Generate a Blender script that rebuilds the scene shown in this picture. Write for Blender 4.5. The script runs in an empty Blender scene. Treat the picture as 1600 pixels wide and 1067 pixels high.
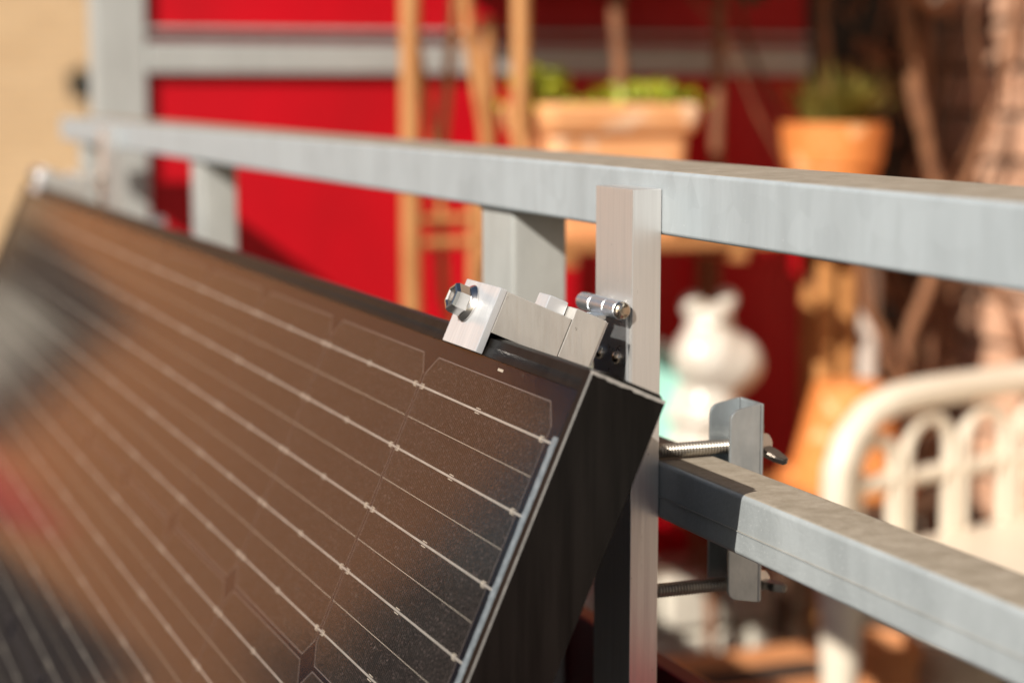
import bpy, bmesh, math, random
from mathutils import Vector, Matrix, noise
R = math.radians
random.seed(11)
S = bpy.context.scene
COL = S.collection
H = 1.0            # camera height over the balcony floor; everything below is authored relative to that height

# ------------------------------------------------------------------ camera, sky, sun, exposure
PITCH, YAW = R(7.4726), R(21.4696)
cam = bpy.data.cameras.new('camera')
cam.sensor_width = 36.0
cam.lens = 67.5
cam.clip_start, cam.clip_end = 0.02, 600
cam.dof.use_dof = True
cam.dof.focus_distance = 0.85
cam.dof.aperture_fstop = 5.2
cam.dof.aperture_blades = 0
co = bpy.data.objects.new('camera', cam); COL.objects.link(co)
co.location = (0, 0, H)
co.rotation_euler = (R(90) - PITCH, 0, -YAW)
S.camera = co

SUN = Vector((1.0, 0.69, -0.75)).normalized()
w = bpy.data.worlds.new('World'); S.world = w; w.use_nodes = True
nt = w.node_tree; bg = nt.nodes['Background']
sky = nt.nodes.new('ShaderNodeTexSky'); sky.sky_type = 'NISHITA'; sky.sun_disc = False
sky.sun_elevation = math.asin(-SUN.z)
sky.sun_rotation = math.atan2(-SUN.x, -SUN.y) % (2 * math.pi)
sky.dust_density = 2.0
nt.links.new(sky.outputs[0], bg.inputs[0]); bg.inputs[1].default_value = 0.055
sl = bpy.data.lights.new('sun', 'SUN'); sl.energy = 5.0; sl.angle = R(0.53); sl.color = (1.0, 0.915, 0.80)
so = bpy.data.objects.new('sun', sl); COL.objects.link(so)
so.rotation_euler = SUN.to_track_quat('-Z', 'Y').to_euler(); so.location = (-6, -4, 6)

S.view_settings.view_transform = 'Standard'
S.view_settings.look = 'None'
S.view_settings.exposure = 0.28
S.view_settings.gamma = 1.0
S.view_settings.use_curve_mapping = False
S.cycles.use_denoising = True
S.cycles.max_bounces = 8
S.cycles.transparent_max_bounces = 12
S.cycles.caustics_reflective = False
S.cycles.caustics_refractive = False

# ------------------------------------------------------------------ materials
MATS = {}
def ramp(n, stops):
    r = n.new('ShaderNodeValToRGB'); e = r.color_ramp.elements
    while len(e) < len(stops): e.new(0.5)
    for k, (p, c) in enumerate(stops):
        e[k].position = p; e[k].color = (c[0], c[1], c[2], 1)
    return r
def mat(name, c1, c2=None, scale=(30, 30, 30), rough=0.5, metal=0.0, lo=0.35, hi=0.65, bump=0.0, bscale=None,
        detail=5, dust=None, rough2=None, spec=0.5, coat=0.0, rnd=0.0, spots=None):
    m = bpy.data.materials.new(name); m.use_nodes = True
    t = m.node_tree; n = t.nodes; L = t.links.new
    b = n['Principled BSDF']
    b.inputs['Roughness'].default_value = rough; b.inputs['Metallic'].default_value = metal
    b.inputs['Specular IOR Level'].default_value = spec
    b.inputs['Coat Weight'].default_value = coat; b.inputs['Coat Roughness'].default_value = 0.08
    tc = n.new('ShaderNodeTexCoord'); mp = n.new('ShaderNodeMapping'); mp.inputs['Scale'].default_value = scale
    L(tc.outputs['Object'], mp.inputs[0])
    nz = n.new('ShaderNodeTexNoise'); nz.inputs['Scale'].default_value = 1; nz.inputs['Detail'].default_value = detail
    nz.inputs['Roughness'].default_value = 0.6
    L(mp.outputs[0], nz.inputs[0])
    if c2 is None: c2 = tuple(x * 0.86 for x in c1)
    r = ramp(n, [(lo, c1), (hi, c2)]); L(nz.outputs[0], r.inputs[0])
    col = r.outputs[0]
    if dust:
        vo = n.new('ShaderNodeTexVoronoi'); vo.inputs['Scale'].default_value = 75; L(tc.outputs['Object'], vo.inputs[0])
        sv = n.new('ShaderNodeSeparateXYZ'); L(vo.outputs['Color'], sv.inputs[0])
        vr = n.new('ShaderNodeMapRange'); vr.inputs[3].default_value = 0.955; vr.inputs[4].default_value = 1.035; L(sv.outputs[0], vr.inputs[0])
        hv = n.new('ShaderNodeHueSaturation'); L(vr.outputs[0], hv.inputs['Value']); L(col, hv.inputs['Color']); col = hv.outputs[0]
    if spots:
        sc, amt, sca = spots
        v = n.new('ShaderNodeTexNoise'); v.inputs['Scale'].default_value = sca; v.inputs['Detail'].default_value = 3
        L(tc.outputs['Object'], v.inputs[0])
        rr = ramp(n, [(amt, (0, 0, 0)), (amt + 0.04, (1, 1, 1))]); L(v.outputs[0], rr.inputs[0])
        mx = n.new('ShaderNodeMixRGB'); mx.inputs[2].default_value = (*sc, 1); L(rr.outputs[0], mx.inputs[0]); L(col, mx.inputs[1]); col = mx.outputs[0]
    if rnd:
        oi = n.new('ShaderNodeObjectInfo'); hs = n.new('ShaderNodeHueSaturation')
        mr = n.new('ShaderNodeMapRange'); mr.inputs[3].default_value = 1 - rnd; mr.inputs[4].default_value = 1 + rnd
        L(oi.outputs['Random'], mr.inputs[0]); L(mr.outputs[0], hs.inputs['Value']); L(col, hs.inputs['Color']); col = hs.outputs[0]
    if dust:
        g = n.new('ShaderNodeNewGeometry'); sx = n.new('ShaderNodeSeparateXYZ'); L(g.outputs['True Normal'], sx.inputs[0])
        mr = n.new('ShaderNodeMapRange'); mr.inputs[1].default_value = 0.75; mr.inputs[2].default_value = 0.97
        L(sx.outputs[2], mr.inputs[0])
        dn = n.new('ShaderNodeTexNoise'); dn.inputs['Scale'].default_value = 75; dn.inputs['Detail'].default_value = 12; dn.inputs['Roughness'].default_value = 0.75
        L(tc.outputs['Object'], dn.inputs[0])
        dr = ramp(n, [(0.36, dust[0]), (0.6, dust[1])]); L(dn.outputs[0], dr.inputs[0])
        mx = n.new('ShaderNodeMixRGB'); L(mr.outputs[0], mx.inputs[0]); L(col, mx.inputs[1]); L(dr.outputs[0], mx.inputs[2]); col = mx.outputs[0]
        mm = n.new('ShaderNodeMapRange'); mm.inputs[3].default_value = metal; mm.inputs[4].default_value = 0.0
        L(mr.outputs[0], mm.inputs[0]); L(mm.outputs[0], b.inputs['Metallic'])
        m2 = n.new('ShaderNodeMapRange'); m2.inputs[3].default_value = rough; m2.inputs[4].default_value = 0.85
        L(mr.outputs[0], m2.inputs[0]); L(m2.outputs[0], b.inputs['Roughness'])
    elif rough2 is not None:
        m2 = n.new('ShaderNodeMapRange'); m2.inputs[1].default_value = lo; m2.inputs[2].default_value = hi
        m2.inputs[3].default_value = rough; m2.inputs[4].default_value = rough2
        L(nz.outputs[0], m2.inputs[0]); L(m2.outputs[0], b.inputs['Roughness'])
    L(col, b.inputs['Base Color'])
    if bump:
        bn = n.new('ShaderNodeTexNoise'); bn.inputs['Scale'].default_value = 1; bn.inputs['Detail'].default_value = 4
        mp2 = n.new('ShaderNodeMapping'); mp2.inputs['Scale'].default_value = bscale or scale
        L(tc.outputs['Object'], mp2.inputs[0]); L(mp2.outputs[0], bn.inputs[0])
        bp = n.new('ShaderNodeBump'); bp.inputs['Strength'].default_value = bump; bp.inputs['Distance'].default_value = 0.002
        L(bn.outputs[0], bp.inputs['Height']); L(bp.outputs[0], b.inputs['Normal'])
    MATS[name] = m
    return m

DUST = ((0.41, 0.36, 0.295), (0.28, 0.24, 0.185))
zinc = mat('zinc', (0.455, 0.515, 0.555), (0.385, 0.435, 0.468), (30, 46, 8), 0.45, 0.2, 0.34, 0.66, 0.06, (300, 300, 60), dust=DUST, detail=9, spots=((0.53, 0.58, 0.61), 0.69, 500))
zinc_low = mat('zinc_low', (0.43, 0.475, 0.50), (0.345, 0.382, 0.402), (50, 32, 18), 0.5, 0.2, 0.34, 0.66, 0.14, (700, 500, 500), dust=DUST, detail=9, spots=((0.58, 0.61, 0.63), 0.66, 900))
zinc_post = mat('zinc_post', (0.49, 0.51, 0.50), (0.41, 0.425, 0.415), (60, 60, 20), 0.5, 0.2, 0.3, 0.7, 0.1, (300, 300, 200))
alu = mat('aluminium', (0.82, 0.80, 0.78), (0.72, 0.70, 0.68), (400, 400, 12), 0.27, 0.66, 0.3, 0.7, 0.06, (900, 900, 14), spots=((0.45, 0.44, 0.42), 0.70, 160), rough2=0.38)
alu_saw = mat('sawn_aluminium', (0.78, 0.76, 0.72), (0.64, 0.62, 0.58), (150, 120, 40), 0.38, 0.65, 0.3, 0.7, 0.12, (500, 60, 60), spots=((0.4, 0.38, 0.35), 0.71, 200), rough2=0.45)
alu_front = mat('extruded_aluminium', (0.84, 0.86, 0.89), (0.70, 0.72, 0.75), (20, 300, 20), 0.32, 0.5, 0.35, 0.65, 0.10, (20, 700, 20))
steel = mat('bright_steel', (0.72, 0.70, 0.68), (0.60, 0.585, 0.57), (60, 60, 60), 0.17, 1.0, rough2=0.26)
zplate = mat('zinc_plate', (0.80, 0.85, 0.90), (0.70, 0.75, 0.80), (120, 120, 120), 0.26, 0.9, bump=0.08, bscale=(300, 300, 300), rough2=0.36)
channelm = mat('galvanised_channel', (0.58, 0.63, 0.66), (0.44, 0.49, 0.52), (90, 90, 50), 0.36, 0.75, bump=0.1, bscale=(300, 300, 200))
thread = mat('threaded_steel', (0.52, 0.49, 0.44), (0.40, 0.37, 0.33), (80, 80, 80), 0.34, 0.9)
blackm = mat('black_anodised', (0.005, 0.0045, 0.004), (0.011, 0.0095, 0.0085), (160, 160, 9), 0.36, 0.0, bump=0.03, bscale=(500, 500, 30), spots=((0.05, 0.045, 0.04), 0.75, 150), spec=0.14)
rawcut = mat('raw_cut_edge', (0.50, 0.48, 0.45), (0.34, 0.33, 0.31), (300, 300, 300), 0.5, 0.3)
edge_glint = mat('worn_edge_glint', (0.12, 0.115, 0.11), (0.06, 0.058, 0.056), (300, 300, 300), 0.5, 0.0)  # sawn caps, plus the sun highlight painted along the frame's front edge
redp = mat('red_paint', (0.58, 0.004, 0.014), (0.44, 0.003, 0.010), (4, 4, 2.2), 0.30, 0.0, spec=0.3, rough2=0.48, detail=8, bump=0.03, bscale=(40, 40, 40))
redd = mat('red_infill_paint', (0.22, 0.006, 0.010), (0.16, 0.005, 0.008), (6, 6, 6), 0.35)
terra = mat('terracotta', (0.66, 0.30, 0.13), (0.56, 0.23, 0.09), (14, 14, 8), 0.75, bump=0.15, bscale=(120, 120, 120))
terra_l = mat('pale_terracotta', (0.86, 0.44, 0.20), (0.76, 0.35, 0.15), (10, 10, 14), 0.75, spots=((0.86, 0.58, 0.38), 0.60, 26), bump=0.15, bscale=(120, 120, 120))
terra_o = mat('orange_terracotta', (0.74, 0.27, 0.07), (0.62, 0.20, 0.045), (14, 14, 8), 0.7, spots=((0.78, 0.45, 0.22), 0.62, 30), bump=0.15, bscale=(120, 120, 120))
rattan = mat('rattan', (0.54, 0.27, 0.10), (0.40, 0.17, 0.055), (60, 60, 14), 0.5, bump=0.2, bscale=(200, 200, 60))
planks = mat('oiled_wood', (0.46, 0.22, 0.08), (0.34, 0.14, 0.05), (8, 80, 80), 0.5, bump=0.2, bscale=(10, 160, 160))
darkwood = mat('dark_wood', (0.10, 0.05, 0.028), (0.06, 0.03, 0.018), (8, 60, 60), 0.55)
cream = mat('cream_plastic', (0.78, 0.71, 0.59), (0.73, 0.66, 0.54), (20, 20, 20), 0.4)
ceram = mat('white_glaze', (0.70, 0.67, 0.61), (0.58, 0.54, 0.47), (22, 22, 22), 0.25, spots=((0.36, 0.30, 0.22), 0.66, 45))
mint = mat('mint_glaze', (0.36, 0.66, 0.58), (0.30, 0.58, 0.51), (12, 12, 12), 0.25)
soil = mat('soil', (0.05, 0.03, 0.02), (0.02, 0.013, 0.01), (60, 60, 60), 0.9, bump=0.4)
leafy = mat('yellow_green_leaf', (0.42, 0.42, 0.02), (0.20, 0.25, 0.015), (30, 30, 30), 0.45)
leafg = mat('olive_blade', (0.46, 0.38, 0.09), (0.20, 0.20, 0.04), (30, 30, 30), 0.5)
leafd = mat('dark_leaf', (0.045, 0.075, 0.02), (0.025, 0.045, 0.012), (12, 12, 12), 0.5)
leafr = mat('bronze_leaf', (0.11, 0.08, 0.03), (0.06, 0.055, 0.02), (12, 12, 12), 0.5)
leafb = mat('withered_leaf', (0.40, 0.18, 0.08), (0.24, 0.10, 0.045), (30, 30, 30), 0.7)
bark = mat('bark', (0.26, 0.11, 0.05), (0.14, 0.06, 0.03), (60, 60, 20), 0.8, bump=0.4)
barkp = mat('pale_bark', (0.28, 0.13, 0.06), (0.16, 0.07, 0.035), (60, 60, 20), 0.8, bump=0.4)
brickm = mat('salmon_brick', (0.66, 0.40, 0.27), (0.54, 0.30, 0.19), (18, 18, 30), 0.85, bump=0.35, bscale=(90, 90, 90), rnd=0.22)
mortar = mat('mortar', (0.33, 0.26, 0.20), (0.25, 0.19, 0.15), (40, 40, 40), 0.9, bump=0.3)
stone = mat('pale_stone', (0.70, 0.67, 0.58), (0.54, 0.51, 0.44), (25, 25, 25), 0.85, bump=0.3, rnd=0.25)
slab = mat('concrete_slab', (0.34, 0.31, 0.27), (0.26, 0.24, 0.21), (6, 6, 6), 0.85, bump=0.2)
darkg = mat('lamp_and_shade_dark', (0.012, 0.016, 0.013), (0.008, 0.010, 0.009), (6, 6, 6), 0.45)  # lamp finish; also stands in for shade on a post and a gap
asph = mat('asphalt', (0.055, 0.053, 0.050), (0.042, 0.041, 0.040), (3, 3, 3), 0.9, bump=0.2)
rope = mat('white_rope', (0.62, 0.56, 0.50), (0.50, 0.44, 0.39), (60, 60, 60), 0.8, bump=0.3)
ropeo = mat('orange_rope', (0.54, 0.26, 0.085), (0.42, 0.18, 0.05), (60, 60, 60), 0.8, bump=0.3)
glassd = mat('dark_pane', (0.02, 0.02, 0.022), None, (3, 3, 3), 0.08)
curtain = mat('white_curtain', (0.46, 0.43, 0.37), (0.38, 0.36, 0.31), (20, 20, 2), 0.8)
awn = mat('red_awning_cloth', (0.70, 0.10, 0.07), (0.62, 0.08, 0.05), (5, 5, 5), 0.8)
brownf = mat('brown_frame', (0.06, 0.035, 0.02), None, (9, 9, 9), 0.5)
roofm = mat('roof_tile', (0.30, 0.11, 0.06), (0.22, 0.08, 0.05), (5, 5, 5), 0.8)
wingm = mat('dark_steel', (0.34, 0.32, 0.30), (0.24, 0.225, 0.21), (80, 80, 80), 0.28, 1.0)
screwm = mat('screw_steel', (0.72, 0.62, 0.50), (0.55, 0.46, 0.36), (90, 90, 90), 0.22, 1.0)

def brick_mat(name, c1, c2, cm):
    m = bpy.data.materials.new(name); m.use_nodes = True
    t = m.node_tree; n = t.nodes; L = t.links.new; b = n['Principled BSDF']; b.inputs['Roughness'].default_value = 0.85
    tc = n.new('ShaderNodeTexCoord'); mp = n.new('ShaderNodeMapping')
    L(tc.outputs['UV'], mp.inputs[0])
    br = n.new('ShaderNodeTexBrick'); br.inputs['Scale'].default_value = 1
    br.inputs['Brick Width'].default_value = 0.22; br.inputs['Row Height'].default_value = 0.075; br.inputs['Mortar Size'].default_value = 0.009
    br.inputs['Color1'].default_value = (*c1, 1); br.inputs['Color2'].default_value = (*c2, 1); br.inputs['Mortar'].default_value = (*cm, 1)
    L(mp.outputs[0], br.inputs[0])
    nz = n.new('ShaderNodeTexNoise'); nz.inputs['Scale'].default_value = 0.7; nz.inputs['Detail'].default_value = 6; L(mp.outputs[0], nz.inputs[0])
    mx = n.new('ShaderNodeMixRGB'); mx.blend_type = 'MULTIPLY'; mx.inputs[0].default_value = 0.35
    r = ramp(n, [(0.3, (0.75, 0.72, 0.7)), (0.7, (1, 1, 1))]); L(nz.outputs[0], r.inputs[0])
    L(br.outputs[0], mx.inputs[1]); L(r.outputs[0], mx.inputs[2]); L(mx.outputs[0], b.inputs['Base Color'])
    return m
tanb = brick_mat('tan_brick', (0.48, 0.325, 0.18), (0.42, 0.275, 0.145), (0.37, 0.27, 0.17))
orab = brick_mat('orange_brick', (0.64, 0.25, 0.075), (0.57, 0.20, 0.055), (0.50, 0.28, 0.14))

# solar cell: dark blue-brown silicon with silver contact fingers running up the cell
def cell_mat():
    m = bpy.data.materials.new('silicon_cell'); m.use_nodes = True
    t = m.node_tree; n = t.nodes; L = t.links.new; b = n['Principled BSDF']
    b.inputs['Roughness'].default_value = 0.45; b.inputs['Specular IOR Level'].default_value = 0.2
    tc = n.new('ShaderNodeTexCoord'); sp = n.new('ShaderNodeSeparateXYZ'); L(tc.outputs['Object'], sp.inputs[0])
    a = n.new('ShaderNodeMath'); a.operation = 'MULTIPLY'; a.inputs[1].default_value = 1 / 0.0020; L(sp.outputs[1], a.inputs[0])
    f = n.new('ShaderNodeMath'); f.operation = 'FRACT'; L(a.outputs[0], f.inputs[0])
    c = n.new('ShaderNodeMath'); c.operation = 'LESS_THAN'; c.inputs[1].default_value = 0.16; L(f.outputs[0], c.inputs[0])
    nz = n.new('ShaderNodeTexNoise'); nz.inputs['Scale'].default_value = 1000; nz.inputs['Detail'].default_value = 3; L(tc.outputs['Object'], nz.inputs[0])
    r = ramp(n, [(0.42, (0.003, 0.0022, 0.003)), (0.56, (0.006, 0.0045, 0.005)), (0.70, (0.11, 0.085, 0.085))]); L(nz.outputs[0], r.inputs[0])  # pale specks paint the sparkle of the glass into the cell colour
    mx = n.new('ShaderNodeMixRGB'); mx.inputs[2].default_value = (0.07, 0.062, 0.062, 1); L(c.outputs[0], mx.inputs[0]); L(r.outputs[0], mx.inputs[1])
    L(mx.outputs[0], b.inputs['Base Color'])
    return m
cellm = cell_mat()
celledge = mat('cell_edge', (0.15, 0.13, 0.13), None, (90, 90, 90), 0.4)
backs = mat('black_backsheet', (0.003, 0.003, 0.006), (0.008, 0.007, 0.014), (900, 900, 900), 0.8, spec=0.08)
ribbon = mat('tinned_ribbon', (0.66, 0.63, 0.60), (0.52, 0.49, 0.46), (300, 60, 300), 0.35, 0.55)
strip = mat('tinned_strip', (0.24, 0.28, 0.32), (0.13, 0.16, 0.19), (260, 260, 260), 0.5, 0.0, bump=0.2)
padm = mat('solder', (0.62, 0.57, 0.50), None, (300, 300, 300), 0.4, 0.2)
def glass_mat():
    m = bpy.data.materials.new('solar_glass'); m.use_nodes = True
    t = m.node_tree; n = t.nodes; L = t.links.new
    n.remove(n['Principled BSDF'])
    tr = n.new('ShaderNodeBsdfTransparent'); tr.inputs[0].default_value = (0.97, 0.96, 0.95, 1)
    gl = n.new('ShaderNodeBsdfGlossy'); gl.inputs['Roughness'].default_value = 0.045
    fr = n.new('ShaderNodeFresnel'); fr.inputs[0].default_value = 1.37
    mx = n.new('ShaderNodeMixShader'); L(fr.outputs[0], mx.inputs[0]); L(tr.outputs[0], mx.inputs[1]); L(gl.outputs[0], mx.inputs[2])
    tc = n.new('ShaderNodeTexCoord'); nz = n.new('ShaderNodeTexNoise'); nz.inputs['Scale'].default_value = 850; L(tc.outputs['Object'], nz.inputs[0])
    bp = n.new('ShaderNodeBump'); bp.inputs['Strength'].default_value = 0.05; bp.inputs['Distance'].default_value = 0.0004
    L(nz.outputs[0], bp.inputs['Height']); L(bp.outputs[0], gl.inputs['Normal'])
    # thin film of dust and dried water spots
    df = n.new('ShaderNodeBsdfDiffuse'); df.inputs[0].default_value = (0.50, 0.45, 0.39, 1)
    d1 = n.new('ShaderNodeTexNoise'); d1.inputs['Scale'].default_value = 16; d1.inputs['Detail'].default_value = 9; L(tc.outputs['Object'], d1.inputs[0])
    d2 = n.new('ShaderNodeTexVoronoi'); d2.inputs['Scale'].default_value = 120; L(tc.outputs['Object'], d2.inputs[0])
    r1 = ramp(n, [(0.45, (0.002, 0.002, 0.002)), (0.75, (0.009, 0.009, 0.009))]); L(d1.outputs[0], r1.inputs[0])
    r2 = ramp(n, [(0.07, (0.07, 0.07, 0.07)), (0.13, (0, 0, 0))]); L(d2.outputs['Distance'], r2.inputs[0])
    d3 = n.new('ShaderNodeTexNoise'); d3.inputs['Scale'].default_value = 40; L(tc.outputs['Object'], d3.inputs[0])
    r3 = ramp(n, [(0.56, (0, 0, 0)), (0.60, (1, 1, 1))]); L(d3.outputs[0], r3.inputs[0])
    m2 = n.new('ShaderNodeMath'); m2.operation = 'MULTIPLY_ADD'; L(r2.outputs[0], m2.inputs[0]); L(r3.outputs[0], m2.inputs[1]); L(r1.outputs[0], m2.inputs[2])
    mx2 = n.new('ShaderNodeMixShader'); L(m2.outputs[0], mx2.inputs[0]); L(mx.outputs[0], mx2.inputs[1]); L(df.outputs[0], mx2.inputs[2])
    L(mx2.outputs[0], n['Material Output'].inputs[0])
    return m
glassm = glass_mat()

# ------------------------------------------------------------------ builders
WL = {}      # object name -> authored (camera-height relative) origin
def thing(name, label, cat, loc, group=None):
    o = bpy.data.objects.new(name, None); COL.objects.link(o)
    o.empty_display_size = 0.05
    o.location = (loc[0], loc[1], loc[2] + H); WL[o.name] = Vector(loc)
    o['label'] = label; o['category'] = cat
    if group: o['group'] = group
    return o
def finish(bm, name, mats, smooth=True, ang=35):
    me = bpy.data.meshes.new(name)
    bmesh.ops.recalc_face_normals(bm, faces=bm.faces)
    bm.to_mesh(me); bm.free()
    for m in (mats if isinstance(mats, (list, tuple)) else [mats]): me.materials.append(m)
    if smooth:
        me.polygons.foreach_set('use_smooth', [True] * len(me.polygons))
        me.set_sharp_from_angle(angle=R(ang))
    return me
def part(name, bm, mats, parent, origin=None, label=None, smooth=True, kind=None):
    """link bm (authored in place) as ONE mesh object under parent"""
    po = WL[parent.name] if parent else Vector((0, 0, 0))
    og = Vector(origin) if origin is not None else (po if parent else Vector((0, 0, 0)))
    bmesh.ops.translate(bm, verts=bm.verts, vec=-og)
    o = bpy.data.objects.new(name, finish(bm, name, mats, smooth)); COL.objects.link(o)
    WL[o.name] = og
    if parent:
        o.parent = parent; o.location = og - po
    else:
        o.location = og + Vector((0, 0, H))
    if label: o['label'] = label
    if kind: o['kind'] = kind
    if smooth:
        md = o.modifiers.new('normals', 'WEIGHTED_NORMAL'); md.keep_sharp = True; md.weight = 100
    return o
def single(name, bm, mats, label, cat, origin, group=None, kind=None, smooth=True):
    o = part(name, bm, mats, None, origin, smooth=smooth)
    if label: o['label'] = label
    if cat: o['category'] = cat
    if group: o['group'] = group
    if kind: o['kind'] = kind
    return o
def copy_tree(o, off=(0, 0, 0), parent=None):
    c = o.copy(); COL.objects.link(c); c.parent = parent
    c.location = Vector(o.location) + Vector(off)
    for ch in list(o.children): copy_tree(ch, (0, 0, 0), c)
    return c
X, Y, Z = Vector((1, 0, 0)), Vector((0, 1, 0)), Vector((0, 0, 1))
def hexa(bm, o, ax, a, b, c, bev=0.0, seg=2, mi=0):
    o = Vector(o); u, v, q = ax
    vs = [bm.verts.new(o + u * i + v * j + q * k) for i in a for j in b for k in c]
    fs = [(0, 1, 3, 2), (4, 6, 7, 5), (0, 4, 5, 1), (2, 3, 7, 6), (0, 2, 6, 4), (1, 5, 7, 3)]
    faces = [bm.faces.new([vs[i] for i in f]) for f in fs]
    for f in faces: f.material_index = mi
    if bev:
        es = list({e for f in faces for e in f.edges})
        bmesh.ops.bevel(bm, geom=es, offset=bev, segments=seg, affect='EDGES', profile=0.5)
    return bm
def box(x0, x1, y0, y1, z0, z1, bev=0.0, bm=None, seg=2):
    bm = bm or bmesh.new()
    return hexa(bm, (0, 0, 0), (X, Y, Z), (x0, x1), (y0, y1), (z0, z1), bev, seg)
def tube(pts, rad, seg=10, bm=None, flat=None):
    bm = bm or bmesh.new(); pts = [Vector(p) for p in pts]; n = len(pts)
    rr = rad if isinstance(rad, (list, tuple)) else [rad] * n
    t0 = (pts[1] - pts[0]).normalized(); nv = t0.orthogonal().normalized(); rings = []
    for i, p in enumerate(pts):
        t = (pts[min(i + 1, n - 1)] - pts[max(i - 1, 0)]).normalized()
        nv = (nv - t * nv.dot(t)).normalized(); bv = t.cross(nv)
        rings.append([bm.verts.new(p + (nv * math.cos(2 * math.pi * k / seg) + bv * math.sin(2 * math.pi * k / seg)) * rr[i]) for k in range(seg)])
    for a, b in zip(rings, rings[1:]):
        for k in range(seg): bm.faces.new((a[k], a[(k + 1) % seg], b[(k + 1) % seg], b[k]))
    bm.faces.new(rings[0]); bm.faces.new(rings[-1][::-1])
    return bm
def lathe(o, axis, prof, seg=32, bm=None, caps=True, ph=0.0):
    """prof: (radius, height along axis)"""
    bm = bm or bmesh.new(); o = Vector(o); axis = Vector(axis).normalized()
    u = axis.orthogonal().normalized(); v = axis.cross(u); rings = []
    for r, h in prof:
        rings.append([bm.verts.new(o + axis * h + (u * math.cos(2 * math.pi * k / seg + ph) + v * math.sin(2 * math.pi * k / seg + ph)) * max(r, 1e-5)) for k in range(seg)])
    for a, b in zip(rings, rings[1:]):
        for k in range(seg): bm.faces.new((a[k], a[(k + 1) % seg], b[(k + 1) % seg], b[k]))
    if caps:
        bm.faces.new(rings[0][::-1]); bm.faces.new(rings[-1])
    return bm
def extrude_poly(pts3, vec, bm=None, bev=0):
    bm = bm or bmesh.new(); a = [bm.verts.new(Vector(p)) for p in pts3]; b = [bm.verts.new(Vector(p) + Vector(vec)) for p in pts3]
    n = len(a); fs = [bm.faces.new(a), bm.faces.new(b[::-1])]
    for k in range(n): fs.append(bm.faces.new((a[k], b[k], b[(k + 1) % n], a[(k + 1) % n])))
    if bev:
        bmesh.ops.bevel(bm, geom=list({e for f in fs for e in f.edges}), offset=bev, segments=2, affect='EDGES')
    return bm
def arc(c, u, v, r, a0, a1, n):
    return [Vector(c) + Vector(u) * r * math.cos(R(a0 + (a1 - a0) * k / n)) + Vector(v) * r * math.sin(R(a0 + (a1 - a0) * k / n)) for k in range(n + 1)]
def leaf(bm, p, d, up, ln, wd, fold=0.25, mi=0):
    d = d.normalized(); s = d.cross(up)
    if s.length < 1e-4: s = d.orthogonal()
    s.normalize(); nn = s.cross(d).normalized()
    a = bm.verts.new(p); t = bm.verts.new(p + d * ln - nn * ln * 0.12); m = bm.verts.new(p + d * ln * 0.5)
    l = bm.verts.new(p + d * ln * 0.48 + s * wd * 0.5 + nn * wd * fold); r = bm.verts.new(p + d * ln * 0.48 - s * wd * 0.5 + nn * wd * fold)
    for f in ((a, l, m), (l, t, m), (a, m, r), (m, t, r)): bm.faces.new(f).material_index = mi
def rv(): 
    while True:
        v = Vector((random.uniform(-1, 1), random.uniform(-1, 1), random.uniform(-1, 1)))
        if 0.05 < v.length < 1: return v
def crown(centres, count, ln, wd, sq=(1, 1, 1)):
    bm = bmesh.new()
    for _ in range(count):
        c, r = random.choice(centres); v = rv()
        p = Vector(c) + Vector((v.x * sq[0], v.y * sq[1], v.z * sq[2])) * r
        if noise.noise(p * (2.2 / r)) < -0.12: continue
        d = (v * 0.7 + rv() * 0.8 + Vector((0, 0, -0.3)))
        leaf(bm, p, d, rv(), ln * random.uniform(0.6, 1.25), wd * random.uniform(0.7, 1.2), mi=random.choice((0, 0, 1)))
    return bm

# ================================================================== SETTING
# street, pavement, balcony floor
STREET = -3.6
single('ground', box(-260, 260, -260, 300, STREET - 0.2, STREET), asph, None, None, (0, 0, STREET), kind='structure')
bm = box(0.36, 1.86, -2.4, 2.95, -1.22, -1.0, 0.01)
single('balcony_floor', bm, slab, None, None, (1.1, 0.3, -1.0), kind='structure')

# ---- buildings across the street (one wall line seen beside the railing end and mirrored in the panel)
E = Vector((0.85, -0.527, 0)); N = Vector((-0.527, -0.85, 0)); A0 = Vector((-1.6, 16, 0))
def fw(name, parent, s0, s1, z0, z1, n0, n1, m, bev=0.0, uv=False, label=None):
    bm = bmesh.new(); hexa(bm, A0, (E, N, Z), (s0, s1), (n0, n1), (z0, z1), bev)
    if uv:
        lay = bm.loops.layers.uv.new('uv')
        for f in bm.faces:
            for l in f.loops:
                q = l.vert.co - A0; l[lay].uv = (q.dot(E) if abs(f.normal.dot(N)) > 0.5 or True else 0, q.z)
    return part(name, bm, m, parent, label=label, smooth=False)
tb = thing('brick_building', 'tan brick building across the street behind the railing end', 'building', A0 + E * 3 + Vector((0, 0, STREET)))
fw('wall', tb, 0.0, 9.0, STREET, 7.0, -6, 0, tanb, uv=True)
fw('roof', tb, -0.1, 9.1, 7.003, 7.25, -6.1, 0.15, roofm)
for s in (5.6, 7.4):
    for z in (-2.6, 0.6, 3.6):
        f = fw('window', tb, s, s + 0.9, z, z + 1.3, 0.002, 0.06, brownf)
        fw('pane', f, s + 0.07, s + 0.83, z + 0.07, z + 1.23, 0.03, 0.065, glassd)
lamp = thing('wall_lamp', 'small black lamp on the tan brick wall left of the tall grey post', 'lamp', A0 + E * 4.46 + Vector((0, 0, 0.0)))
bm = bmesh.new(); c = A0 + E * 4.46 + N * 0.14 + Vector((0, 0, -0.07))
lathe(c, Z, [(0.045, 0), (0.07, 0.02), (0.08, 0.16), (0.1, 0.17), (0.03, 0.21)], 12, bm)
part('lantern', bm, darkg, lamp)
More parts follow.
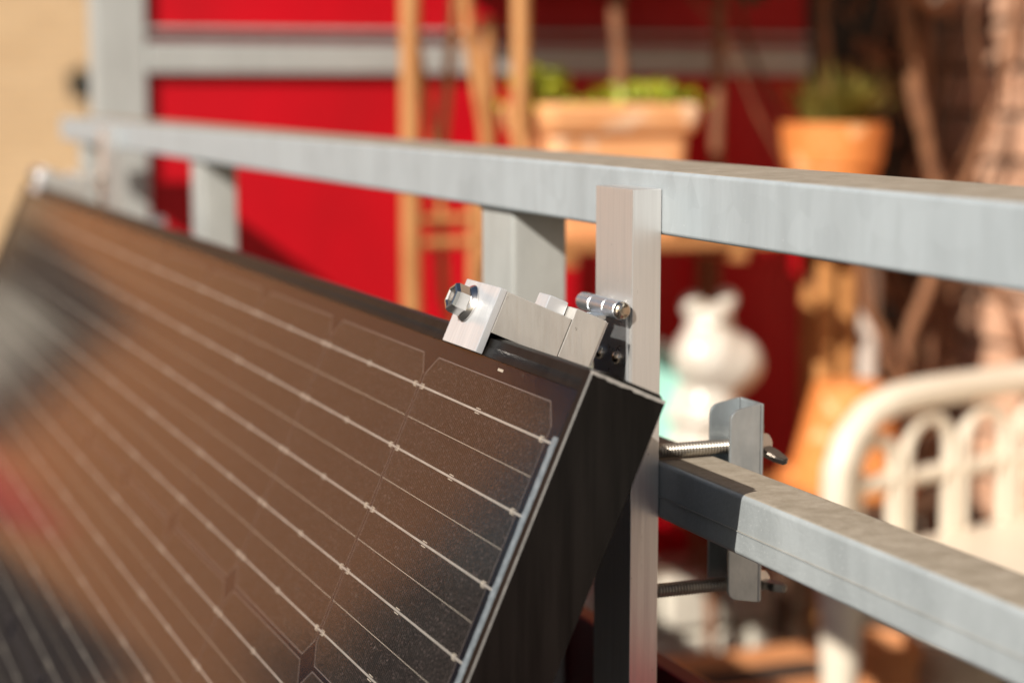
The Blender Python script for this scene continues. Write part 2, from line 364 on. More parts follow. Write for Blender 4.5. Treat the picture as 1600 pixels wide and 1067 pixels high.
part('wall_arm', tube([c + Vector((0, 0, 0.19)), c + Vector((0, 0, 0.22)) - N * 0.05, c + Vector((0, 0, 0.18)) - N * 0.145], 0.012, 8), darkg, lamp)

ob = thing('brick_shop_house', 'orange brick house with red awning seen as the brown reflection in the panel', 'building', A0 - E * 4 + Vector((0, 0, STREET)))
fw('wall', ob, -7.25, -0.004, STREET, 3.5, -6, 0.05, orab, uv=True)
fw('roof', ob, -7.35, -0.006, 3.503, 3.65, -6.1, 0.25, roofm)
f = fw('window', ob, -1.45, -0.02, -1.0, 0.62, 0.052, 0.12, brownf)
fw('pane', f, -0.92, -0.12, -0.80, 0.10, 0.10, 0.125, curtain)
a = fw('awning', ob, -2.1, -0.5, -1.36, -1.08, 0.052, 0.6, awn, 0.02)
d = fw('shop_front', ob, -5.0, -0.9, STREET + 0.1, -1.6, 0.052, 0.12, brownf)
fw('pane', d, -4.8, -1.1, STREET + 0.4, -1.75, 0.10, 0.13, glassd)

# tree added to darken the reflection at the lower right of the panel
tr = thing('dark_reflection_tree', 'dark leafy tree added to darken the reflection in the lower right of the panel', 'tree', (-6.0, 11.9, STREET))
tb_ = tube([(-6.0, 11.9, STREET), (-5.95, 11.9, -2.2), (-6.05, 11.95, -0.9), (-6.0, 11.9, 0.6)], [0.2, 0.16, 0.13, 0.06], 10)
for k in range(7):
    a = k * 0.9; tube([(-6.02, 11.9, -1.2 + 0.2 * k), (-6.02 + 0.5 * math.cos(a), 11.9 + 0.5 * math.sin(a), -0.8 + 0.22 * k), (-6.02 + 1.1 * math.cos(a), 11.9 + 1.1 * math.sin(a), -0.3 + 0.22 * k)], [0.06, 0.045, 0.02], 6, tb_)
part('trunk', tb_, bark, tr)
cs = [((-6.0 + 1.0 * math.cos(a), 11.9 + 1.0 * math.sin(a), z), 0.85) for a, z in ((0, -.7), (1.3, .1), (2.5, -.8), (3.8, .2), (5.2, -.2))] + [((-6.0, 11.9, 0.8), 0.95), ((-5.85, 11.8, -0.3), 1.0), ((-5.6, 11.9, 0.5), 0.8)]
part('crown', crown(cs, 4200, 0.17, 0.10), [leafd, leafr], tr, smooth=False)

# ---- house wall of the balcony, bricks one by one where they can be seen
hs = thing('brick_house', 'salmon brick house wall at the right behind the white bench', 'building', (1.95, 2.4, -1.0))
part('wall', box(1.864, 2.1, -3.0, 2.95, -1.22, 2.6), mortar, hs, smooth=False)
bmb = bmesh.new(); hexa(bmb, (0, 0, 0), (X, Y, Z), (-0.006, 0.05), (-0.104, 0.104), (-0.031, 0.031), 0.004, 1)
brick_me = finish(bmb, 'brick', brickm)
for row in range(20):
    z = -0.96 + row * 0.0735; y = 1.90 + (0.108 if row % 2 else 0)
    while y < 2.86:
        o = bpy.data.objects.new('brick', brick_me); COL.objects.link(o); o.parent = hs
        o.location = Vector((1.858 + random.uniform(-0.002, 0.002), y + random.uniform(-.002, .002), z)) - WL[hs.name]
        o.rotation_euler = (0, random.uniform(-.01, .01), random.uniform(-.012, .012))
        y += 0.217

# ---- end fence across the balcony: tall post, grey beams, red boards
fe = thing('end_fence', 'tall grey post and beams holding glossy red boards at the balcony end', 'fence', (1.0, 2.75, -1.0))
part('post', box(0.451, 0.524, 2.742, 2.80, -1.0, 1.2, 0.004), zinc_post, fe)
part('post', box(1.60, 1.655, 2.748, 2.80, -1.0, 1.2, 0.004), darkg, fe)  # second post coloured dark in place of shade
for z in (0.022, -0.84, 0.86):
    bm = box(0.5245, 1.598, 2.741, 2.757, z, z + 0.044, 0.005)
    part('beam', bm, zinc_post, fe)
    part('beam_lip', box(0.5245, 1.598, 2.739, 2.757, z + 0.0585, z + 0.065, 0.002), zinc_post, fe)
for x0, x1 in ((0.527, 0.9605), (0.9612, 1.2902), (1.291, 1.597)):
    for z0, z1 in ((-0.80, 0.083), (0.0875, 0.92)):
        part('red_board', box(x0, x1, 2.758, 2.770, z0, z1, 0.002), redp, fe)
part('upright_batten', box(1.300, 1.352, 2.744, 2.757, -0.78, 0.020, 0.003), redp, fe)
sh = thing('shade_filler', 'dark green shutter put in for the shaded gap between red boards and brick', 'shade_filler', (1.76, 2.8, -1.0))  # made-up dark panel, stands for the shade in this gap
part('frame', box(1.664, 1.855, 2.80, 2.84, -1.0, 1.0, 0.004), darkg, sh)
for k in range(22): part('slat', box(1.678, 1.842, 2.785, 2.799, -0.95 + k * 0.086, -0.95 + k * 0.086 + 0.066, 0.004), darkg, sh)

# ================================================================== RAILING
ra = thing('railing', 'galvanised steel balcony railing with flat top rail and square lower rail', 'railing', (0.42, 0.9, -1.0))
part('top_rail', box(0.390, 0.4575, -0.9, 2.672, -0.0670, -0.0370, 0.0022, seg=3), zinc, ra)
part('lower_rail', box(0.390, 0.4215, -0.9, 2.60, -0.2013, -0.1734, 0.0026, seg=3), zinc_low, ra)
part('weld_seam', box(0.3893, 0.3899, -0.9, 2.60, -0.1902, -0.1898), zinc_low, ra)
# far uprights stand between the rails and the floor
for y in (0.2, 1.004, 1.809, 2.500):
    bm = box(0.3952, 0.4290, y, y + 0.051, -0.1732, -0.0672, 0.003)
    box(0.3952, 0.4290, y, y + 0.051, -1.0, -0.2015, 0.003, bm)
    part('upright', bm, zinc_post, ra)
    bm = bmesh.new()
    for p, q in (((0.3950, y), (0.3950, y + 0.051)), ((0.3950, y - 0.0003), (0.4290, y - 0.0003))):
        pts = [Vector((p[0] + (q[0] - p[0]) * k / 14, p[1] + (q[1] - p[1]) * k / 14, -0.0676)) for k in range(15)]
        tube(pts, [0.0013 + 0.0005 * math.sin(k * 2.1) for k in range(15)], 6, bm)
    part('weld_bead', bm, zinc_post, ra, kind='stuff')
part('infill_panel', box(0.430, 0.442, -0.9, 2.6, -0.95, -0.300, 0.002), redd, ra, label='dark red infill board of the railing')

# ================================================================== SOLAR PANEL
TA = R(23.7)
P1 = Vector((0.30070, 0.67919, -0.10907))
DR, DD, DN = Vector((0, 1, 0)), Vector((-math.sin(TA), 0, -math.cos(TA))), Vector((-math.cos(TA), 0, math.sin(TA)))
def P(r, d, n): return P1 + DR * r + DD * d + DN * n
PA = (DR, DD, DN)
LEN, WID = 1.668, 0.992
pa = thing('solar_panel', 'black framed solar panel with brown glare hung tilted outside the railing', 'solar panel', P(LEN / 2, WID, -0.035))
def cprof(mirror=False):
    return [(0, -0.0006), (0.0005, 0), (0.0056, 0), (0.0056, -0.0009), (0.002, -0.0009), (0.002, -0.033), (0.022, -0.033), (0.022, -0.035), (0, -0.035)]
def raw_and_glint(bm, test):
    bm.normal_update()
    for f in bm.faces:
        if test(f): f.material_index = 1
# end bars (the near one shows its sawn top edge)
for r0, sg in ((0, 1), (LEN, -1)):
    bm = extrude_poly([P(r0 + sg * a, 0, b) for a, b in cprof()], DD * WID)
    raw_and_glint(bm, lambda f: len(f.verts) == 9 or (len(f.verts) == 4 and min(e.calc_length() for e in f.edges) < 0.00085 and abs(f.normal.y) > 0.2))
    part('frame_bar', bm, [blackm, edge_glint], pa, smooth=False)
bm = bmesh.new(); random.seed(5)
for k in range(14):
    a0, a1 = -0.0349 + k * 0.00249, -0.0349 + (k + 1) * 0.00249
    hexa(bm, P1, PA, (-0.00035, 0.0019), (-0.0003, 0.0007 + random.random() * 0.0006), (a0, a1))
part('cut_edge', bm, rawcut, pa, smooth=False, label='bare sawn metal along the near top corner', kind='stuff')
for d0, sg in ((-0.0018, 1), (WID - 0.0004, -1)):
    rr = 0.0088
    pr = [(rr - rr * math.cos(R(90 * k / 6)), -rr + rr * math.sin(R(90 * k / 6)) - 0.0003) for k in range(7)]
    pr = [(a, b) for a, b in pr] + [(0.0105, -0.0003), (0.0105, -0.0010), (0.002, -0.0010), (0.002, -0.0326), (0.022, -0.0326), (0.022, -0.0346), (0.0028, -0.0346), (0.0008, -0.0340), (0, -0.0325)]
    bm = extrude_poly([P(0.0022, d0 + sg * a, b) for a, b in pr], DR * (LEN - 0.0044))
    part('frame_bar', bm, blackm, pa)
# back sheet, glass
bm = bmesh.new(); hexa(bm, P1, PA, (0.0025, LEN - 0.0025), (0.0028, WID - 0.0028), (-0.0060, -0.0021)); part('back_sheet', bm, backs, pa, smooth=False)
bm = bmesh.new(); bm.faces.new([bm.verts.new(P(r, d, -0.00115)) for r, d in ((0.0022, 0.0026), (LEN - 0.0022, 0.0026), (LEN - 0.0022, WID - 0.0026), (0.0022, WID - 0.0026))])
part('glass', bm, glassm, pa, smooth=False)
# 60 cells sharing one mesh
CS, CP, R0, D0 = 0.1562, 0.1585, 0.0200, 0.0165
h = CS / 2; ch = 0.0095
def oct_(hh, cc): return [(-hh + cc, -hh), (hh - cc, -hh), (hh, -hh + cc), (hh, hh - cc), (hh - cc, hh), (-hh + cc, hh), (-hh, hh - cc), (-hh, -hh + cc)]
bm = bmesh.new()
o1 = [bm.verts.new(DR * a + DD * b) for a, b in oct_(h, ch)]; o2 = [bm.verts.new(DR * a + DD * b) for a, b in oct_(h - 0.0005, ch - 0.0002)]
o0 = [bm.verts.new(DR * a + DD * b - DN * 0.0002) for a, b in oct_(h, ch)]
bm.faces.new(o2)
for k in range(8):
    f = bm.faces.new((o1[k], o1[(k + 1) % 8], o2[(k + 1) % 8], o2[k])); f.material_index = 1
    bm.faces.new((o0[k], o0[(k + 1) % 8], o1[(k + 1) % 8], o1[k]))
cell_me = finish(bm, 'solar_cell', [cellm, celledge], smooth=False)
for j in range(6):
    for i in range(10):
        o = bpy.data.objects.new('solar_cell', cell_me); COL.objects.link(o); o.parent = pa
        o.location = P(R0 + i * CP + h, D0 + j * CP + h, -0.00185) - WL[pa.name]
# busbar ribbons: 5 per cell row, solder pads, dashed contact lines between
bm = bmesh.new(); hexa(bm, (0, 0, 0), PA, (0, 10 * CP + 0.004), (-0.00046, 0.00046), (0, 0.0002)); rib_me = finish(bm, 'busbar_ribbon', ribbon, smooth=False)
bm = bmesh.new()
for k in range(int(10 * CP / 0.0019)):
    if (k * 0.0019) % CP > CS - 0.001: continue
    hexa(bm, (0, 0, 0), PA, (k * 0.0019, k * 0.0019 + 0.0011), (-0.00015, 0.00015), (0, 0.00012))
dash_me = finish(bm, 'dashed_contact', padm, smooth=False)
pads = bmesh.new()
for j in range(6):
    for b in range(5):
        d = D0 + j * CP + 0.0157 + b * 0.0313
        o = bpy.data.objects.new('busbar_ribbon', rib_me); COL.objects.link(o); o.parent = pa
        o.location = P(R0 - 0.006, d, -0.00182) - WL[pa.name]
        if b < 4:
            o = bpy.data.objects.new('dashed_contact', dash_me); COL.objects.link(o); o.parent = pa
            o.location = P(R0 + 0.001, d + 0.01565, -0.00182) - WL[pa.name]
        for i in range(10):
            for rc, kind in ((0.0035, 1), (CS / 2, 0), (CS - 0.0035, -1)):
                r = R0 + i * CP + rc
                for s in (-1, 1):
                    hexa(pads, P(r, d, -0.00182), PA, (-0.0016, 0.0016), (s * 0.00105 - 0.0002, s * 0.00105 + 0.0002), (0, 0.00035))
                    if kind == 0: hexa(pads, P(r, d, -0.00182), PA, (-0.0032, -0.0022), (s * 0.00105 - 0.0002, s * 0.00105 + 0.0002), (0, 0.00035)); 
                if kind: hexa(pads, P(r - kind * -0.0017, d, -0.00182), PA, (-0.0003, 0.0003), (-0.00125, 0.00125), (0, 0.00036))
part('solder_pads', pads, padm, pa, smooth=False, kind='stuff')
for j in range(3):
    bm = bmesh.new(); d0 = D0 + j * 2 * CP + 0.0157 - 0.003
    hexa(bm, P1, PA, (0.0076, 0.0142), (d0, d0 + 2 * CP - 0.031), (-0.0020, -0.00165), 0.0001, 1)
    for k in range(9): hexa(bm, P1, PA, (0.0075, 0.0143), (d0 + 0.001 + 0.0313 * k + (0.0018 if k > 4 else 0), d0 + 0.0065 + 0.0313 * k + (0.0018 if k > 4 else 0)), (-0.00164, -0.00152), 0.00005, 1)
    part('end_strip', bm, strip, pa, smooth=False)
bm = bmesh.new()
hexa(bm, P(0.088, 0.0115, -0.0020), PA, (0, 0.006), (0, 0.0012), (0, 0.0002)); part('label_tag', bm, padm, pa, smooth=False)

# ================================================================== CLAMP, HINGE, BRACKET (built once, copied to the far end)
def stud_nut(parent, c, ax):
    """flanged hexagon nut on axis ax at c"""
    bm = lathe(c, ax, [(0.0086, 0), (0.0089, 0.0008), (0.0083, 0.0017), (0.0072, 0.0026), (0.0066, 0.0030)], 40)
    part('nut_flange', bm, steel, parent)
    bm = lathe(c, ax, [(0.0071, 0.0020), (0.0071, 0.0082), (0.0064, 0.0098), (0.0050, 0.0100), (0.0042, 0.0094), (0.0041, 0.0050)], 6, ph=R(15))
    o = part('flange_nut', bm, steel, parent, smooth=False)
    b = lathe(c, ax, [(0.0038, 0.003), (0.0039, 0.0066), (0.0034, 0.0075), (0.0012, 0.0078)], 20)
    part('bolt_end', b, steel, o)
cl = thing('panel_clamp', 'bright aluminium clamp gripping the near top edge of the panel', 'clamp', P(0.134, -0.005, -0.02), 'clamps on the panel top edge')
bm = bmesh.new(); hexa(bm, P1, PA, (0.1121, 0.1560), (-0.0222, 0.0085), (0.0004, 0.0040), 0.0004, 2)
part('front_plate', bm, [alu_front], cl)
bm = bmesh.new(); hexa(bm, P1, PA, (0.1121, 0.1560), (-0.0217, -0.0020), (-0.0338, 0.0003), 0.0004, 2)
part('cross_bar', bm, alu_saw, cl)
bm = bmesh.new(); hexa(bm, P1, PA, (0.1121, 0.1560), (-0.0271, -0.0035), (-0.0505, -0.0341), 0.0005, 2)
part('back_block', bm, alu_saw, cl)
bm = bmesh.new(); hexa(bm, P1, PA, (0.1215, 0.1350), (-0.0285, -0.0219), (-0.0335, -0.0235), 0.0006, 2)
part('bolt_head', bm, alu_front, cl)
stud_nut(cl, P(0.1405, -0.0112, 0.0041), DN)

br = thing('mounting_bracket', 'near flat aluminium bar with hinge, bolted round the lower rail by threaded rods', 'bracket', (0.3825, 0.822, -0.80), 'brackets that clamp the panel to the railing')
BX, BZ, BR = 0.3690, -0.1010, 0.0044
bm = box(0.3733, 0.3749, 0.8046, 0.8420, -0.1560, -0.1030, 0.0002)
hi = fl = part('hinge', bm, zplate, br)
for y0, y1, nm in ((0.8005, 0.8128, 'knuckle'), (0.8131, 0.8290, 'knuckle'), (0.8293, 0.8440, 'knuckle')):
    part(nm, lathe((BX, y0, BZ), Y, [(BR - 0.0004, 0), (BR, 0.0004), (BR, y1 - y0 - 0.0004), (BR - 0.0004, y1 - y0)], 28), zplate, hi)
part('pin_head', lathe((BX, 0.8005, BZ), -Y, [(0.0041, 0), (0.0042, 0.0007), (0.0038, 0.0018), (0.0028, 0.0027), (0.0012, 0.0031)], 24), screwm, hi)
q = P(0, -0.0268, -0.0507); q2 = P(0, -0.006, -0.0507)
bm = bmesh.new(); hexa(bm, P1, PA, (0.1140, 0.1545), (-0.0268, -0.0055), (-0.0522, -0.0507), 0.0002)
tube([(q.x + 0.0012, 0.8140, q.z), (q.x + 0.0012, 0.8285, q.z)], 0.0009, 8, bm)
part('clamp_leaf', bm, zplate, hi)
bm = bmesh.new(); hexa(bm, (0, 0, 0), (X, Y, Z), (q.x - 0.0006, BX - 0.002), (0.8135, 0.8287), (q.z - 0.0016, q.z + 0.0003)); part('leaf_neck', bm, zplate, hi)
for y in (0.8135, 0.8330):
    for z in (-0.1250, -0.1440):
        s = part('screw', lathe((0.3733, y, z), -X, [(0.0030, 0), (0.0031, 0.0006), (0.0027, 0.0016), (0.0018, 0.0023), (0.0013, 0.00245), (0.0012, 0.0012)], 20), screwm, fl)

bm = bmesh.new()
t_ = 0.0018
outer = [(0.3750, 0.8016), (0.3897, 0.8016), (0.3897, 0.8436), (0.3750, 0.8436)]
part('flat_bar', box(0.3750, 0.3897, 0.8016, 0.8436, -0.80, -0.0455, 0.0005, seg=2), alu, br)
def rod(x0, x1, y, z, rr=0.0035, pitch=0.0016):
    pr = [(rr - 0.0006, 0)]; k = 0; L = x1 - x0
    while (k + 1) * pitch < L - 0.0005:
        a = 0.0003 + k * pitch; pr += [(rr - 0.0007, a), (rr, a + pitch * 0.45), (rr, a + pitch * 0.6)]; k += 1
    pr.append((rr - 0.0008, L)); return lathe((x0, y, z), X, pr, 18)
def wing_nut(parent, x, y, z, a):
    bm = lathe((x, y, z), X, [(0.0062, 0), (0.0063, 0.0010), (0.0055, 0.0035), (0.0046, 0.0080), (0.0038, 0.0086)], 20)
    n_ = part('wing_nut', bm, steel, parent)
    u = Vector((0, math.cos(a), math.sin(a)))
    for s in (-1, 1):
        m = X.cross(u)
        pts = [(0.0010, 0.0035), (0.0070, 0.0030), (0.0095, 0.0080), (0.0122, 0.0128), (0.0124, 0.0152), (0.0095, 0.0162), (0.0055, 0.0130), (0.0020, 0.0085)]
        bm = extrude_poly([Vector((x, y, z)) + X * a_ + u * s * b_ - m * 0.0019 for a_, b_ in pts], m * 0.0038, bev=0.0008)
        part('wing', bm, wingm, n_)
RY = 0.8040
for z in (-0.1690, -0.2365):
    part('threaded_rod', rod(0.3898, 0.4475, RY, z), thread, br, smooth=False)
# U channel behind the lower rail
x0, x1, ya, yb = 0.4225, 0.4385, 0.7925, 0.8150
zb, zt = -0.2440, -0.1475
def flange(y):
    c = 0.005; pts = [(x1, zb), (x1, zt)] + [(x0 + c - c * math.sin(R(a)), zt - 0.0022 - c + c * math.cos(R(a))) for a in (0, 30, 60, 90)] + [(x0 + c - c * math.cos(R(a)), zb + 0.0022 + c - c * math.sin(R(a))) for a in (0, 30, 60, 90)]
    return extrude_poly([Vector((a, y, b)) for a, b in pts], Y * t_, bev=0.0003)
ch_ = flange(ya)
b2 = flange(yb - t_); me_ = bpy.data.meshes.new('tmp'); b2.to_mesh(me_); b2.free(); ch_.from_mesh(me_); bpy.data.meshes.remove(me_)
hexa(ch_, (0, 0, 0), (X, Y, Z), (x1 + 0.0001, x1 + 0.0020), (ya + 0.0002, yb - 0.0002), (zb, zt), 0.0008)
part('channel', ch_, channelm, br)
wing_nut(br, x1 + 0.0021, RY, -0.1690, R(28))
wing_nut(br, x1 + 0.0021, RY, -0.2365, R(4))

FAR = 1.425
for o, lab in ((cl, 'aluminium clamp on the far top corner of the panel'), (br, 'flat bar bracket on the railing at the far end of the panel')):
    c = copy_tree(o, (0, FAR, 0)); c['label'] = lab

# ================================================================== THINGS ON THE BALCONY
# ---- plant stand: two poles, two shelves
ps = thing('plant_stand', 'rattan plant stand with tall poles carrying the terracotta box', 'plant stand', (1.13, 2.5, -1.0))
for x, y, zt in ((0.955, 2.40, 0.42), (1.318, 2.53, 0.42), (0.985, 2.60, 0.10), (1.34, 2.62, -0.18)):
    pts = [(x + 0.002 * math.sin(k), y, -1.0 + (zt + 1.0) * k / 10) for k in range(11)]
    part('pole', tube(pts, 0.0125 if x < 1 else 0.0095, 12), rattan if x < 1 else bark, ps)  # right poles take the dark bark colour in place of shade
for nm, z, x0, x1 in (('shelf', -0.200, 0.970, 1.335), ('shelf', -0.562, 1.150, 1.400)):
    for k in range(5): part('shelf_slat', box(x0, x1, 2.335 + k * 0.058, 2.385 + k * 0.058, z - 0.016, z, 0.003), planks, ps)
    for xb in (x0 + 0.02, x1 - 0.09): part('shelf_bearer', box(xb, xb + 0.02, 2.33, 2.63, z - 0.034, z - 0.0165, 0.002), planks, ps)
# ---- narrow trellis ladder with bent canes
tl = thing('cane_trellis', 'orange cane trellis with bent rods in front of the red boards', 'trellis', (0.86, 2.42, -1.0))
for x in (0.808, 0.898):
    pts = [(x, 2.42, -1.0 + k * 0.145 * (1 if x < .85 else 0.6)) for k in range(11)]
    part('post', tube(pts, 0.0135 if x < .85 else 0.009, 12), rattan, tl)
for z in (-0.172, -0.203, -0.52, 0.17): part('rung', tube([(0.815, 2.42, z), (0.898 if z < 0 else 0.96, 2.42, z)], 0.0065, 8), rattan, tl)
part('bent_cane', tube([(0.880, 2.44, 0.42), (0.886, 2.44, 0.2), (0.900, 2.44, 0.06), (0.922, 2.44, -0.06), (0.930, 2.44, -0.13)], 0.0085, 8), rattan, tl)
part('bent_cane', tube([(0.892, 2.46, 0.30), (0.884, 2.46, 0.1), (0.868, 2.46, -0.05), (0.862, 2.46, -0.18), (0.868, 2.46, -0.28), (0.890, 2.46, -0.34), (0.93, 2.46, -0.36)], 0.0075, 8), rattan, tl)
part('bent_cane', tube([(0.815, 2.43, 0.10), (0.835, 2.43, -0.02), (0.848, 2.43, -0.10), (0.855, 2.43, -0.17)], 0.0045, 6), rattan, tl)
part('bent_cane', tube([(0.93, 2.44, -0.22), (0.90, 2.44, -0.30), (0.868, 2.44, -0.38), (0.85, 2.44, -0.5)], 0.006, 6), rattan, tl)

# ---- terracotta flower box with low plants and a standard shrub
fb = thing('flower_box', 'pale terracotta flower box with thick rim on the plant stand', 'planter', (1.11, 2.46, -0.199))
def rect_prof(cx, cy, prof, rad=0.02, n=4, bm=None, cap_top=False):
    bm = bm or bmesh.new(); rings = []
    for hx, hy, z in prof:
        ring = []
        for sx, sy, a0 in ((1, 1, 0), (-1, 1, 90), (-1, -1, 180), (1, -1, 270)):
            for k in range(n + 1):
                a = R(a0 + 90 * k / n); ring.append(bm.verts.new((cx + sx * (hx - rad) + rad * math.cos(a), cy + sy * (hy - rad) + rad * math.sin(a), z)))
        rings.append(ring)
    for a, b in zip(rings, rings[1:]):
        m = len(a)
        for k in range(m): bm.faces.new((a[k], a[(k + 1) % m], b[(k + 1) % m], b[k]))
    bm.faces.new(rings[0][::-1]); bm.faces.new(rings[-1])
    return bm
CX, CY = 1.096, 2.46
part('box', rect_prof(CX, CY, [(0.098, 0.075, -0.199), (0.104, 0.082, -0.075), (0.104, 0.082, -0.064), (0.113, 0.093, -0.055), (0.1185, 0.098, -0.035), (0.1185, 0.098, -0.026), (0.114, 0.093, -0.019), (0.107, 0.084, -0.019), (0.103, 0.080, -0.034)]), terra_l, fb)
bm = rect_prof(CX, CY, [(0.102, 0.079, -0.050), (0.102, 0.079, -0.030)]); part('soil', bm, soil, fb)
def herb(name, label, base, n, spread, hh, ln, wd, mt, blade=False, cat='plant'):
    t = thing(name, label, cat, base); b = Vector(base); bm = bmesh.new(); st = bmesh.new()
    for k in range(n):
        a = random.uniform(0, 6.28); rr = spread * math.sqrt(random.random())
        p = b + Vector((math.cos(a) * rr, math.sin(a) * rr * 0.6, 0))
        if blade:
            d = Vector((math.cos(a) * random.uniform(.2, 1.1), math.sin(a) * random.uniform(.2, 1.1), random.uniform(.5, 1.2)))
            leaf(bm, b + (p - b) * 0.4, d, Z, ln * random.uniform(.6, 1.3), wd, 0.15)
        else:
            tip = p + Vector((random.uniform(-.02, .02), random.uniform(-.02, .02), hh * random.uniform(.3, 1)))
            if k % 4 == 0: tube([p, tip], 0.0012, 4, st)
            leaf(bm, tip, rv() + Vector((0, 0, .35)), rv(), ln * random.uniform(.7, 1.2), wd * random.uniform(.8, 1.2))
    part('foliage', bm, mt, t, smooth=False)
    if len(st.verts): part('stems', st, leafg, t)
    else: st.free()
    return t
herb('herb_plant', 'yellow green low herb filling the right of the pale flower box', (1.155, 2.42, -0.030), 240, 0.055, 0.026, 0.020, 0.015, leafy)
herb('herb_plant', 'thin low herb in the middle of the pale flower box', (1.080, 2.42, -0.032), 90, 0.04, 0.016, 0.016, 0.012, leafy)
herb('trailing_plant', 'yellow green sprig between the cane pole and the flower box', (0.990, 2.42, -0.055), 150, 0.028, 0.075, 0.022, 0.014, leafy)
def shrub(label, base, stem_pts, rad, cs, n, mats, bk=bark):
    t = thing('standard_shrub', label, 'shrub', base)
    part('stem', tube(stem_pts, rad, 9), bk, t)
    part('crown', crown(cs, n, 0.066, 0.046), mats, t, smooth=False)
    return t
shrub('bare stemmed shrub growing from the pale flower box, crown above the frame', (1.127, 2.46, -0.03),
      [(1.127, 2.46, -0.035), (1.130, 2.46, 0.03), (1.122, 2.46, 0.10), (1.135, 2.465, 0.2), (1.13, 2.46, 0.36)], [0.012, 0.011, 0.010, 0.009, 0.005],
      [((0.86, 2.46, 0.36), 0.12), ((1.02, 2.46, 0.33), 0.14), ((1.16, 2.46, 0.36), 0.17), ((1.08, 2.44, 0.52), 0.17), ((1.24, 2.42, 0.34), 0.13), ((0.96, 2.40, 0.46), 0.14), ((1.02, 2.64, 0.29), 0.10), ((1.18, 2.63, 0.29), 0.11), ((1.34, 2.63, 0.29), 0.10)], 4200, [leafd, leafr])  # unseen crown spread to shade the boards, rear clumps added to block sky light

# ---- round pot with spiky grass on a rope wrapped stand
po = thing('flower_pot', 'orange terracotta pot with banded rim holding spiky grass', 'pot', (1.497, 2.5, -0.20))
part('bowl', lathe((1.497, 2.5, -0.200), Z, [(0.055, 0), (0.060, 0.004), (0.066, 0.072), (0.067, 0.085), (0.073, 0.088), (0.076, 0.118), (0.0785, 0.146), (0.0775, 0.151), (0.072, 0.151), (0.070, 0.136)], 40), terra_o, po)
part('soil', lathe((1.497, 2.5, -0.200), Z, [(0.068, 0.125), (0.068, 0.137)], 32), soil, po)
herb('grass_tuft', 'olive spiky grass tuft in the round orange pot', (1.497, 2.5, -0.064), 320, 0.065, 0.1, 0.095, 0.006, leafg, blade=True)
shrub('reddish stemmed shrub growing from the round orange pot, crown above the frame', (1.490, 2.52, -0.064),
      [(1.490, 2.52, -0.066), (1.494, 2.52, 0.03), (1.484, 2.52, 0.12), (1.49, 2.52, 0.36)], [0.010, 0.010, 0.008, 0.005],
      [((1.34, 2.46, 0.30), 0.13), ((1.40, 2.46, 0.31), 0.12)], 1100, [leafd, leafr])
st = thing('pot_stand', 'tall pot stand on rope wrapped legs behind the white bench', 'plant stand', (1.52, 2.53, -1.0))
part('top', lathe((1.515, 2.52, -0.222), Z, [(0.098, 0), (0.102, 0.004), (0.102, 0.017), (0.098, 0.021)], 36), planks, st)
def rope_leg(x, y, mt, r=0.0145, lab=None):
    prof = []; k = 0; hgt = -0.223 + 1.0
    while k * 0.016 < hgt:
        prof += [(r * 0.93, k * 0.016), (r, k * 0.016 + 0.006), (r, k * 0.016 + 0.010)]; k += 1
    prof.append((r * 0.9, hgt)); return part('leg', lathe((x, y, -1.0), Z, prof, 14), mt, st, label=lab)
rope_leg(1.490, 2.50, ropeo); rope_leg(1.527, 2.50, ropeo, 0.012)
rope_leg(1.566, 2.50, rope, 0.0155, 'white rope wrapped leg'); rope_leg(1.52, 2.60, ropeo)

# ---- white ceramic figure on the lower shelf
fg = thing('ceramic_figure', 'white glazed garden figure with two knobs on its head on the lower shelf', 'figurine', (1.268, 2.42, -0.561))
bm = bmesh.new()
def ell(c, r, sq=(1, 1, 1)):
    bmesh.ops.create_uvsphere(bm, u_segments=28, v_segments=18, radius=1.0, matrix=Matrix.Translation(Vector(c)) @ Matrix.Diagonal((r * sq[0], r * sq[1], r * sq[2], 1)))
fx, fy = 1.268, 2.42
lathe((fx - 0.018, fy, -0.561), Z, [(0.063, 0), (0.064, 0.008), (0.055, 0.045), (0.047, 0.09), (0.046, 0.125), (0.03, 0.16)], 32, bm)
ell((fx + 0.001, fy, -0.388), 0.066, (1, 0.9, 0.76)); ell((fx - 0.022, fy - 0.014, -0.376), 0.052, (1, .9, .9))
lathe((fx - 0.014, fy, -0.36), Z, [(0.052, 0), (0.036, 0.022), (0.031, 0.044), (0.030, 0.052), (0.02, 0.058), (0.01, 0.06)], 28, bm)
ell((fx - 0.041, fy, -0.303), 0.0185); ell((fx + 0.012, fy, -0.297), 0.0170); ell((fx - 0.013, fy, -0.322), 0.024)
ell((fx - 0.018, fy - 0.030, -0.318), 0.012, (1, 1.4, .8)); lathe((fx - 0.018, fy, -0.470), Z, [(0.050, 0), (0.060, 0.006), (0.058, 0.014), (0.048, 0.02)], 28, bm)
fo = part('body', bm, ceram, fg)
md = fo.modifiers.new('remesh', 'REMESH'); md.mode = 'VOXEL'; md.voxel_size = 0.004; md.use_smooth_shade = True
md = fo.modifiers.new('smooth', 'SMOOTH'); md.iterations = 6; md.factor = 0.6
# ---- mint plate leaning behind it
pl = thing('mint_plate', 'mint green plate with white rim leaning left of the white figure', 'plate', (1.19, 2.53, -0.561))
ax = Vector((-0.25, -0.93, 0.27)).normalized(); pc = Vector((1.178, 2.50, -0.460))
part('dish', lathe(pc, ax, [(0.03, 0), (0.064, 0.002), (0.088, 0.010), (0.0885, 0.012), (0.064, 0.005), (0.03, 0.003)], 44), mint, pl)
part('rim', lathe(pc, ax, [(0.0888, 0.0102), (0.104, 0.0145), (0.1045, 0.0165), (0.0888, 0.0122), (0.0888, 0.0102)], 44, caps=False), ceram, pl)

